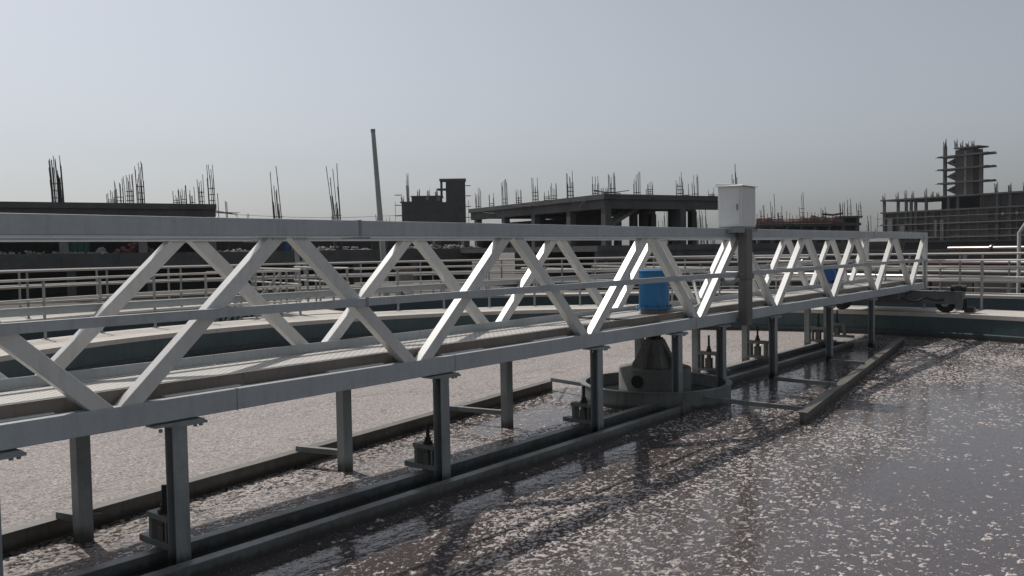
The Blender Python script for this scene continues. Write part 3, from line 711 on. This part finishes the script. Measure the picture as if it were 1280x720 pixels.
for x, n_, h, s, sd in ((3.7,26,3.5,.40,1),(7.3,4,1.0,.3,2),(7.9,5,1.9,.28,3),(8.6,7,2.3,.3,4),(9.4,8,3.3,.28,5),(12.0,4,1.2,.25,6),(12.55,4,1.5,.22,7),(13.2,4,1.4,.2,8),(13.9,5,2.4,.22,9),(14.7,6,3.2,.26,10),(-4,5,2,.3,11),(-10,6,3,.3,12)):
    m_ = MB(); rebar(m_, (x,.4,5.58+Z), n_, h, s, sd, up=l1); P_(m_, 'rebar_cluster', 'bar', b1)
m_ = MB()
for i in range(7): m_.tube([(14.6,.3+.25*i,4.9+Z+.07*i), (16.6+.35*math.sin(i*2.3),.2+.25*i,4.85+Z+.09*math.sin(i*1.7))], .022, 4, False)
for x in (15.3, 15.9, 16.0): m_.tube([(x,.6,1.78+Z),(x-.1,.7,6.5+Z-(x-15.3))], .03, 4, False)
P_(m_, 'jutting_bars', 'bar', b1)
for x, n_, h, sd in ((20.1,8,7.1,21),(25.2,9,7.5,22),(31.5,6,2.8,23),(28.6,5,3.1,24)):
    m_ = MB(); rebar(m_, (x,.5,1.78+Z), n_, h, .33, sd, r=.03, up=l1, lean=.055); P_(m_, 'rebar_cluster', 'bar', b1)
for q in ((21.5,1.4,3.4),(24.9,.3,3.5),(29.8,2,3.3),(34.5,.6,3.2),(37.5,.6,3.2)): P_(MB().box(q[0], q[0]+.6, q[1], q[1]+.6, 1.78+Z, q[2]+Z), 'column_stub', 'conc', b1)
P_(MB().box(14.5, 41, 9, 9.2, 1.78+Z, 3.2+Z), 'low_wall', 'void', b1)
def on_b1(x, y, z): return b1.matrix_basis @ V((x, y, z+Z))
def heap(mb, x0, x1, y, n_, r, sd, hmax=.3):
    rnd = random.Random(sd)
    mb.hexa([on_b1(*q) for q in ((x0-.3,y-.35,1.77),(x1+.3,y-.35,1.77),(x1+.3,y+.7,1.77),(x0-.3,y+.7,1.77),(x0,y-.1,1.80),(x1,y-.1,1.80),(x1,y+.5,1.80),(x0,y+.5,1.80))])
    for i in range(n_):
        x = rnd.uniform(x0, x1); hz = 1.78+rnd.random()*hmax*(1-abs((x-(x0+x1)/2)/((x1-x0)/2))**1.5)
        rock(mb, on_b1(x, y+rnd.uniform(-.3,.6), hz), r*rnd.uniform(.5,1.3), sd*100+i)
m_ = MB(); heap(m_, -3, 6.3, .5, 80, .12, 1, .2); tag(m_.build('rubble_heap', M['rubblew']), 'long low line of pale rubble along the left platform edge', 'rubble')
m_ = MB(); heap(m_, 7.4, 10.4, .6, 45, .19, 2, .8); tag(m_.build('rubble_heap', M['rubbler']), 'reddish rubble heap on the left platform between the columns', 'rubble')
m_ = MB(); heap(m_, 6.0, 6.9, .4, 14, .16, 3, .4); tag(m_.build('rubble_heap', M['rubblew']), 'small pale heap beside the green tarpaulin', 'rubble')
m_ = MB(); heap(m_, 15.0, 19.5, .5, 26, .12, 4, .2); tag(m_.build('rubble_heap', M['rubblew']), 'scattered pale rubble on the platform left of the tall bar bundle', 'rubble')
m_ = MB(); heap(m_, 21.8, 28.0, .5, 46, .15, 5, .3); tag(m_.build('rubble_heap', M['rubblew']), 'pale rubble on the platform left of the leaning pole', 'rubble')
m_ = MB(); heap(m_, 31.0, 39, .5, 90, .17, 6, .3); tag(m_.build('rubble_heap', M['rubblew']), 'pale rubble on the platform right of the leaning pole', 'rubble')
gt = thing('tarpaulin_screen', 'green tarpaulin screen on the left platform', 'tarpaulin', tuple(on_b1(4.7,.9,1.78)), math.radians(-20.8))
m_ = MB(); k_ = 14; vs_ = []
for i in range(k_+1):
    for j in range(5): vs_.append((-1.0+2.0*i/k_, .07*math.sin(i*1.9)+.04*math.sin(j*2+i), .02+1.25*j/4-.05*math.sin(i*1.1)*(j==4)))
fs_ = [(i*5+j,(i+1)*5+j,(i+1)*5+j+1,i*5+j+1) for i in range(k_) for j in range(4)]; m_.add(vs_, fs_)
o = local(m_, 'sheet', M['tarp'], gt); sd_ = o.modifiers.new('thick','SOLIDIFY'); sd_.thickness = .02
local(MB().box(-1.05,-.99,-.05,.05,0,1.4).box(.99,1.05,-.05,.05,0,1.35), 'prop', M['bar'], gt)
bt = thing('blue_barrel', 'blue covered stack on the platform seen through the near truss', 'stack', tuple(on_b1(20.7,.8,1.78)), .3)
local(MB().tube([(0,0,0),(0,0,.75)], .28, 16).tube([(0,0,.3),(0,0,.34)], .3, 16), 'barrel_body', M['tarpb'], bt, auto=40); local(MB().tube([(0,0,.75),(0,0,.8)], .25, 16), 'lid', M['tarpb'], bt, auto=40)

# 2: tall dark block with stair tower, far off
b2 = building('unfinished_building', 'far dark block with a square stair tower, right of the leaning pole', (143.1,149), -48.5)
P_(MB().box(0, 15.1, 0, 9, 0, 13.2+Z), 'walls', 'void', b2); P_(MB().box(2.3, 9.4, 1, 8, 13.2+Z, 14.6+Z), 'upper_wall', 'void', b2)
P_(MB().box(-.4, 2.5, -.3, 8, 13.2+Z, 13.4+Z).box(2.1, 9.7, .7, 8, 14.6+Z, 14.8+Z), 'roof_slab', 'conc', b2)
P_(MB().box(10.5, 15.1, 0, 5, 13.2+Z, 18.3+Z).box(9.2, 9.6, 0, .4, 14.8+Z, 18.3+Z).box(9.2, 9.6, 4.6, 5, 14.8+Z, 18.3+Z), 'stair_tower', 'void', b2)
P_(MB().box(9.0, 15.3, -.2, 5.2, 18.3+Z, 18.7+Z).box(8.5, 10.5, -.4, 5, 16.2+Z, 16.4+Z), 'tower_roof', 'conc', b2)
for i, (x, z) in enumerate(((5.6,13.7),(8.3,13.5),(8.6,10.4),(8.7,8),(3,10.5),(13.5,11))):
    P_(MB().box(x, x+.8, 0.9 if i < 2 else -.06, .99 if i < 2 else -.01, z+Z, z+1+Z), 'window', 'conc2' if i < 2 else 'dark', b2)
m_ = MB()
for z in (9.4, 12, 14.5, 16.9): m_.box(15.2, 16.4, -.3, .4, z+Z, z+.15+Z); m_.box(-1.6, .1, -.3, .4, z-2+Z, z-1.85+Z)
P_(m_, 'scaffold_platform', 'scaf', b2)
m_ = MB()
for x in (-1.4, .6, 2.2, 15.9): m_.tube([(x,-.1,0),(x-.1,-.1,13.5+Z)], .05, 4, False)
P_(m_, 'scaffold', 'scaf', b2)
for x, h, n_, sd in ((1.4,7,6,31),(3.9,1.8,4,32),(6.3,1.8,4,33),(8.2,1.9,4,34),(.1,1.5,4,35)):
    m_ = MB(); rebar(m_, (x,2.2,(13.4 if x < 3 else 14.7)+Z), n_, h, .3, sd, r=.05, up=lv(-48.5)); P_(m_, 'rebar_cluster', 'bar', b2)

# 3: open frame pavilion in the middle
b3 = building('unfinished_building', 'open concrete frame with a flat roof on columns behind the blue drum', (55.02,35.33), -22.2); l3 = lv(-22.2)
P_(MB().box(-3, 30, -3.2, 24, 1.3+Z, 1.72+Z), 'floor_slab', 'conc', b3)
P_(MB().box(-2.9, 30, -3.1, -2.7, .6+Z, 1.299+Z), 'edge_beam', 'conc', b3)
P_(MB().box(-2, 30, 5, 5.3, 0, 1.3+Z), 'back_wall', 'void', b3)
P_(MB().box(-.45, 13, -.45, 22.6, 5.2+Z, 5.58+Z), 'roof_slab', 'conc', b3)
bm_ = MB().box(-.3, 12.8, -.3, .15, 4.5+Z, 5.199+Z).box(-.3, .15, .16, 22.4, 4.5+Z, 5.199+Z)
for y in (4.8, 10.4, 15.8, 21.4): bm_.box(.16, 12.8, y-.15, y+.2, 4.6+Z, 5.199+Z)
P_(bm_, 'roof_beam', 'conc', b3)
for x in (0, 7.2, 12.5):
    for y in (-.05, 4.8, 10.4, 15.8, 21.4):
        P_(MB().box(x-.28, x+.28, y-.28 if y > 0 else -.33, y+.28, 1.72+Z, 4.499+Z if x == 0 or y < 0 else 4.6+Z), 'column', 'conc', b3)
for x in (5.0, 9.0): P_(MB().box(x-.25, x+.25, 3.0, 3.5, 1.72+Z, 5.19+Z), 'column', 'conc', b3)
P_(MB().box(3.4, 4.4, 5.6, 22, 1.72+Z, 4.25+Z).box(4.4, 8, 22.6, 22.9, 1.72+Z, 4.1+Z).box(.4, 3.4, 22.6, 22.9, 1.72+Z, 4.0+Z), 'inner_wall', 'void', b3)
m_ = MB(); 
for i in range(9): 
    x = 1.2+i*.36; m_.box(x, x+.38, .8, 2.2, 3.35+i*.19+Z, 3.55+i*.19+Z)
m_.add([(1.2,.79,3.2+Z),(4.5,.79,4.9+Z),(4.5,.79,5.1+Z),(1.2,.79,3.45+Z),(1.2,2.2,3.2+Z),(4.5,2.2,4.9+Z),(4.5,2.2,5.1+Z),(1.2,2.2,3.45+Z)], [(0,1,2,3),(7,6,5,4),(0,4,5,1),(3,2,6,7)])
m_.box(-.2, 1.3, .8, 3.6, 3.1+Z, 3.3+Z); P_(m_, 'stair_flight', 'conc2', b3)
m_ = MB()
for a_, b_ in (((-1.3,-.5,5.75),(.9,-.6,5.62)),((-.4,-.4,5.6),(1.7,-.6,5.85)),((-.6,4,5.3),(-.7,6.4,5.35)),((-.6,10,5.25),(-.7,13,5.4)),((-.6,2.6,4.7),(-.5,2.0,5.2)),((-.5,17,4.9),(-.6,19,5.1))): m_.bar((a_[0],a_[1],a_[2]+Z), (b_[0],b_[1],b_[2]+Z), .16, .06)
P_(m_, 'loose_planks', 'conc2', b3)
for x, y, n_, h, sd in ((.6,0,6,1.7,41),(3,.1,5,1.8,42),(4.3,.2,4,1.1,43),(7.2,.1,6,1.9,44),(8.8,.1,5,1.8,45),(8.2,.4,2,1.0,46),(10.6,.2,2,.7,47),(0,1.3,5,1.5,48),(0,4.9,7,2.2,49),(0,7.4,4,1.4,50),(0,10.4,6,2.1,51),(0,13.3,4,1.3,52),(0,15.9,6,2.4,53),(0,21.3,6,2.0,54),(0,18.5,3,1.3,55),(.3,9,3,.9,56),(2,3,4,.8,57)):
    m_ = MB(); rebar(m_, (x,y,5.58+Z), n_, h, .26, sd, up=l3, lean=.02); P_(m_, 'rebar_cluster', 'bar', b3)
for x, n_, h, sd in ((-1.5,5,2.6,58),(-1.2,4,1.6,59)):
    m_ = MB(); rebar(m_, (x, 23.5,3.6+Z), n_, h, .26, sd, up=l3); P_(m_, 'rebar_cluster', 'bar', b3)

# 4: low block with red sheeting
b4 = building('unfinished_building', 'low distant block with faded red sheeting right of the control box', (108,46.2), -51)
P_(MB().box(0, 13.8, 0, 9, 4.0+Z, 4.35+Z).box(10.8, 13.9, -.2, 9, 5.0+Z, 5.25+Z), 'floor_slab', 'conc', b4)
P_(MB().box(0, 13.6, 4, 4.3, 0, 4.0+Z), 'back_wall', 'void', b4)
for i in range(8): P_(MB().box(.2+i*1.85, .6+i*1.85, .1, .5, 0, 4.0+Z if i < 6 else 5.0+Z), 'column', 'conc', b4)
P_(MB().box(10.5, 13.8, .6, .8, 2.9+Z, 4.99+Z), 'front_wall', 'void', b4)
m_ = MB(); vs_ = []; k_ = 26
for i in range(k_+1):
    x = 11.3*i/k_; t_ = 5.0+.35*math.sin(i*.5)*.4+(.25 if i > 16 else 0)+.1*math.sin(i*1.9)
    for j, (yy, zz) in enumerate(((-.15,4.36),(-.2,4.36+(t_-4.36)*.5),(.05,t_),(1.2,t_+.1))): vs_.append((x, yy+.06*math.sin(i*2.1+j), zz+Z))
m_.add(vs_, [(i*4+j,(i+1)*4+j,(i+1)*4+j+1,i*4+j+1) for i in range(k_) for j in range(3)])
o = P_(m_, 'sheeting', 'redcloth', b4); o.modifiers.new('thick','SOLIDIFY').thickness = .05
m_ = MB()
for i in range(24): x = .1+i*.47; m_.tube([(x,-.3,3.0+Z),(x+random.uniform(-.1,.1),-.3,5.4+Z+random.random()*.6)], .035, 4, False)
for z in (4.5, 4.95): m_.tube([(0,-.35,z+Z),(11,-.35,z+Z)], .04, 4, False)
P_(m_, 'scaffold', 'bar', b4)
P_(MB().tube([(8.6,-.2,5.55+Z),(10,-.3,5.4+Z),(11.3,-.2,5.6+Z)], .14, 6), 'rolled_sheet', 'void', b4)
for x, h, n_, sd in ((1,2.0,3,61),(2.4,3.4,2,62),(3.3,1.8,3,63),(6.2,3.6,2,64),(9.0,1.6,4,65),(11.5,2.2,5,66),(12.4,2.6,3,67),(13.7,2.2,4,68)):
    m_ = MB(); rebar(m_, (x,.4,4.9+Z), n_, h, .3, sd, r=.035, up=lv(-51)); P_(m_, 'rebar_cluster', 'bar', b4)

# 5: big block with stair tower at the right
b5 = building('unfinished_building', 'large scaffolded block with an open stair tower at the right of the skyline', (205.5,57.7), -110.5); l5 = lv(-110.5)
lev = [.2, 2.9, 5.7, 8.5, 11.3]
for z in lev: P_(MB().box(-.4, 42, -.4, 16, z-.15+Z, z+.17+Z), 'floor_slab', 'conc', b5)
P_(MB().box(0, 42, .3, .6, 0, 8.35+Z), 'brick_wall', 'brick', b5)
P_(MB().box(7.0, 22, 11, 11.3, 8.67+Z, 11.14+Z).box(22.2, 42, .8, 1.1, 8.67+Z, 11.14+Z), 'inner_wall', 'void', b5)
m_ = MB()
for i in range(60): m_.box(22.4+i*.33, 22.52+i*.33, .2, .35, 8.67+Z, 11.14+Z)
P_(m_, 'timber_props', 'scaf', b5)
for x in (0, 3.5, 5.5, 6.7, 7.8, 10.3, 15.4, 17.5, 25.8, 28.4, 31.4, 36, 41): P_(MB().box(x, x+.55, -.1, .29, 0, 11.14+Z), 'column', 'conc', b5)
for i in range(3):
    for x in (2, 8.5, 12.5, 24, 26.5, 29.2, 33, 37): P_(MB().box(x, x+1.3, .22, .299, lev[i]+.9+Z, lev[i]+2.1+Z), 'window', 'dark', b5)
for x in (26.6, 29.4): P_(MB().box(x+.2, x+.7, .20, .219, 6.9+Z, 7.5+Z), 'window_pane', 'rubblew', b5)
m_ = MB()
for i in range(22): m_.tube([(-.5+i*1.95,-1.3,0),(-.5+i*1.95+random.uniform(-.1,.1),-1.3,8.6+Z)], .06, 4, False)
for z in (1.3, 2.7, 4.2, 5.6, 7.2): m_.tube([(-.8,-1.35,z+Z),(41,-1.35,z+Z+random.uniform(-.15,.15))], .06, 4, False)
P_(m_, 'scaffold', 'scaf', b5)
for q in ((1.6,2.9,2,7.1),(4.6,5.9,3,5.5),(13,13.5,2.9,6.4),(14.3,15,2,6.4)): P_(MB().box(q[0],q[1],-.7,-.5,q[2]+Z,q[3]+Z), 'hung_sheet', 'conc2', b5)
tw = MB().box(16.7, 20.6, .7, 4, 11.45+Z, 20.9+Z); P_(tw, 'tower_wall', 'brick', b5)
P_(MB().box(18.7,19.2,.62,.69,11.45+Z,20.6+Z), 'tower_pilaster', 'conc2', b5)
for x, z1 in ((14.0, 22), (21.9, 19.5)): P_(MB().box(x, x+.6, .7, 1.2, 11.45+Z, z1+Z), 'tower_column', 'conc', b5)
for z in (14.0, 16.9, 19.6): P_(MB().box(12.9, 23.6, .4, 4, z+Z, z+.32+Z).box(12.0,12.9,1,1.3,z+.1+Z,z+.2+Z).box(23.6,25,1,1.3,z+.15+Z,z+.25+Z), 'tower_slab', 'conc', b5)
P_(MB().box(16.6, 21.9, .4, 4, 21.1+Z, 21.4+Z), 'tower_roof', 'conc', b5)
for z in (11.45, 14.3, 17.2):
    m_ = MB(); m_.add([(14.7,1.0,z+1.15+Z),(16.68,1.0,z+.2+Z),(16.68,1.0,z+2.2+Z),(14.7,3.4,z+1.15+Z),(16.68,3.4,z+.2+Z),(16.68,3.4,z+2.2+Z),(14.7,1.0,z+1.35+Z),(14.7,3.4,z+1.35+Z),(15.85,1.0,z+1.25+Z),(15.85,3.4,z+1.25+Z),(16.68,1.0,z+.9+Z),(16.68,3.4,z+.9+Z),(16.68,1.0,z+1.6+Z),(16.68,3.4,z+1.6+Z)],
        [(0,1,10,8),(8,12,2,6),(0,8,6),(3,9,11,4),(9,7,5,13),(0,3,4,1),(6,2,5,7),(8,10,11,9),(8,9,13,12),(0,6,7,3)])
    P_(m_, 'stair_flight', 'conc', b5)
for x, y, zb_, h, n_, sd in ((14.3,.9,22,1.6,4,71),(16.8,.9,21.4,1.9,5,72),(18.0,.9,21.4,1.5,3,73),(19.2,.9,21.4,1.1,3,74),(20.4,.9,21.4,1.2,3,75),(22.2,.9,19.8,1.0,4,76),(.2,0,11.4,1.6,4,77),(3.6,0,11.4,1.6,4,78),(5.7,0,11.4,1.9,4,79),(7.4,0,11.4,1.7,4,80),(10.5,0,11.4,2.0,4,81),(12,0,11.4,1.2,4,82),(13.3,0,11.4,1.0,4,83),(25.9,0,11.4,2.2,5,84),(28.6,0,11.4,1.8,5,85),(31.5,0,11.4,2,5,86)):
    m_ = MB(); rebar(m_, (x,y,zb_+Z), n_, h, .28, sd, r=.06, up=l5); P_(m_, 'rebar_cluster', 'bar', b5)

# 6: long low works between the pipes and the far blocks
b6 = building('low_works', 'long low brown yard wall behind the pipes at the far end of the bridge', (58,32), -70)
P_(MB().box(-4, 44, 0, .4, 0, .9+Z), 'wall', 'brick', b6); P_(MB().box(-4.2, 44.2, -.15, .55, .9+Z, 1.05+Z), 'coping', 'conc', b6)
for i in range(10): P_(MB().box(-4+i*4.8, -3.5+i*4.8, -.12, -.005, 0, .9+Z), 'pier', 'conc', b6)
b7 = building('low_works', 'second dark yard wall further back, just below the horizon', (95,52), -70)
P_(MB().box(-20, 70, 0, .5, 0, 1.6+Z), 'wall', 'void', b7); P_(MB().box(-20.2, 70.2, -.15, .65, 1.6+Z, 1.8+Z), 'coping', 'conc', b7)
b8 = building('site_hut', 'small grey pitched site hut before the scaffolded block', (150,48), -100)
P_(MB().box(0, 7, 0, 5, 0, 1.4+Z), 'wall', 'conc2', b8)
P_(MB().add([(-.3,-.3,1.4+Z),(7.3,-.3,1.4+Z),(7.3,5.3,1.4+Z),(-.3,5.3,1.4+Z),(-.3,2.5,2.9+Z),(7.3,2.5,2.9+Z)], [(0,1,5,4),(2,3,4,5),(0,4,3),(1,2,5),(3,2,1,0)]), 'roof', 'conc2', b8)

# starter bars of columns far away along the skyline
proto = None; rnd = random.Random(5)
meshes = []
for i in range(4):
    m_ = MB(); rebar(m_, (0,0,0), 4+i % 2, 8.2+.6*i, .35, 90+i, r=.05); me_o = m_.build('rebar_column', M['bar']); meshes.append(me_o)
first = list(meshes); k_ = 0
spots = [921]+[285+13*i+rnd.uniform(-4,4) for i in range(17)]+[826,834,876,884,893,1088,1096]
def far_point(px, d):
    x_ = (px-640)/1077.9; v_ = V((math.cos(AL)+x_*math.sin(AL), math.sin(AL)-x_*math.cos(AL)))
    return v_*d
FARBARS = [(far_point(px, 150+rnd.uniform(-22,22)), rnd.uniform(.72,1.08)) for px in spots]
FARBARS[0] = (far_point(921, 118), 1.75)
for q_, (p_, sc_) in enumerate(FARBARS):
    if q_ < 4: o = first[q_]
    else: o = first[q_ % 4].copy(); COL.objects.link(o)
    o.location = (p_.x, p_.y, GZ); o.scale = (1, 1, sc_); o.rotation_euler = (0, 0, 0)
    tag(o, 'thin bundle of column bars far off on the skyline', 'rebar', 'column bars far off on the skyline')
wi = MB(); a_, b_ = V((84,128,8.3)), V((105,109,7.9)); wi.tube([a_.lerp(b_, i/12)-V((0,0,.5*math.sin(math.pi*i/12))) for i in range(13)], .03, 4, False)
tag(wi.build('overhead_wire', M['bar']), 'thin wire strung along the skyline left of the pole', 'wire')

# ------------------------------------------------------------------ thin haze over the whole site
hm = bpy.data.materials.new('haze'); hm.use_nodes = True; nt = hm.node_tree
for n_ in list(nt.nodes):
    if n_.type == 'BSDF_PRINCIPLED': nt.nodes.remove(n_)
pv = nt.nodes.new('ShaderNodeVolumePrincipled'); pv.inputs['Color'].default_value = (.86, .90, .95, 1); pv.inputs['Density'].default_value = .00013; pv.inputs['Anisotropy'].default_value = .35
nt.links.new(pv.outputs[0], nt.nodes['Material Output'].inputs['Volume'])
hz = MB().box(-1650, 1700, -1650, 1700, GZ-3.4, 34).build('haze', hm); tag(hz, kind='stuff'); hz.display_type = 'WIRE'
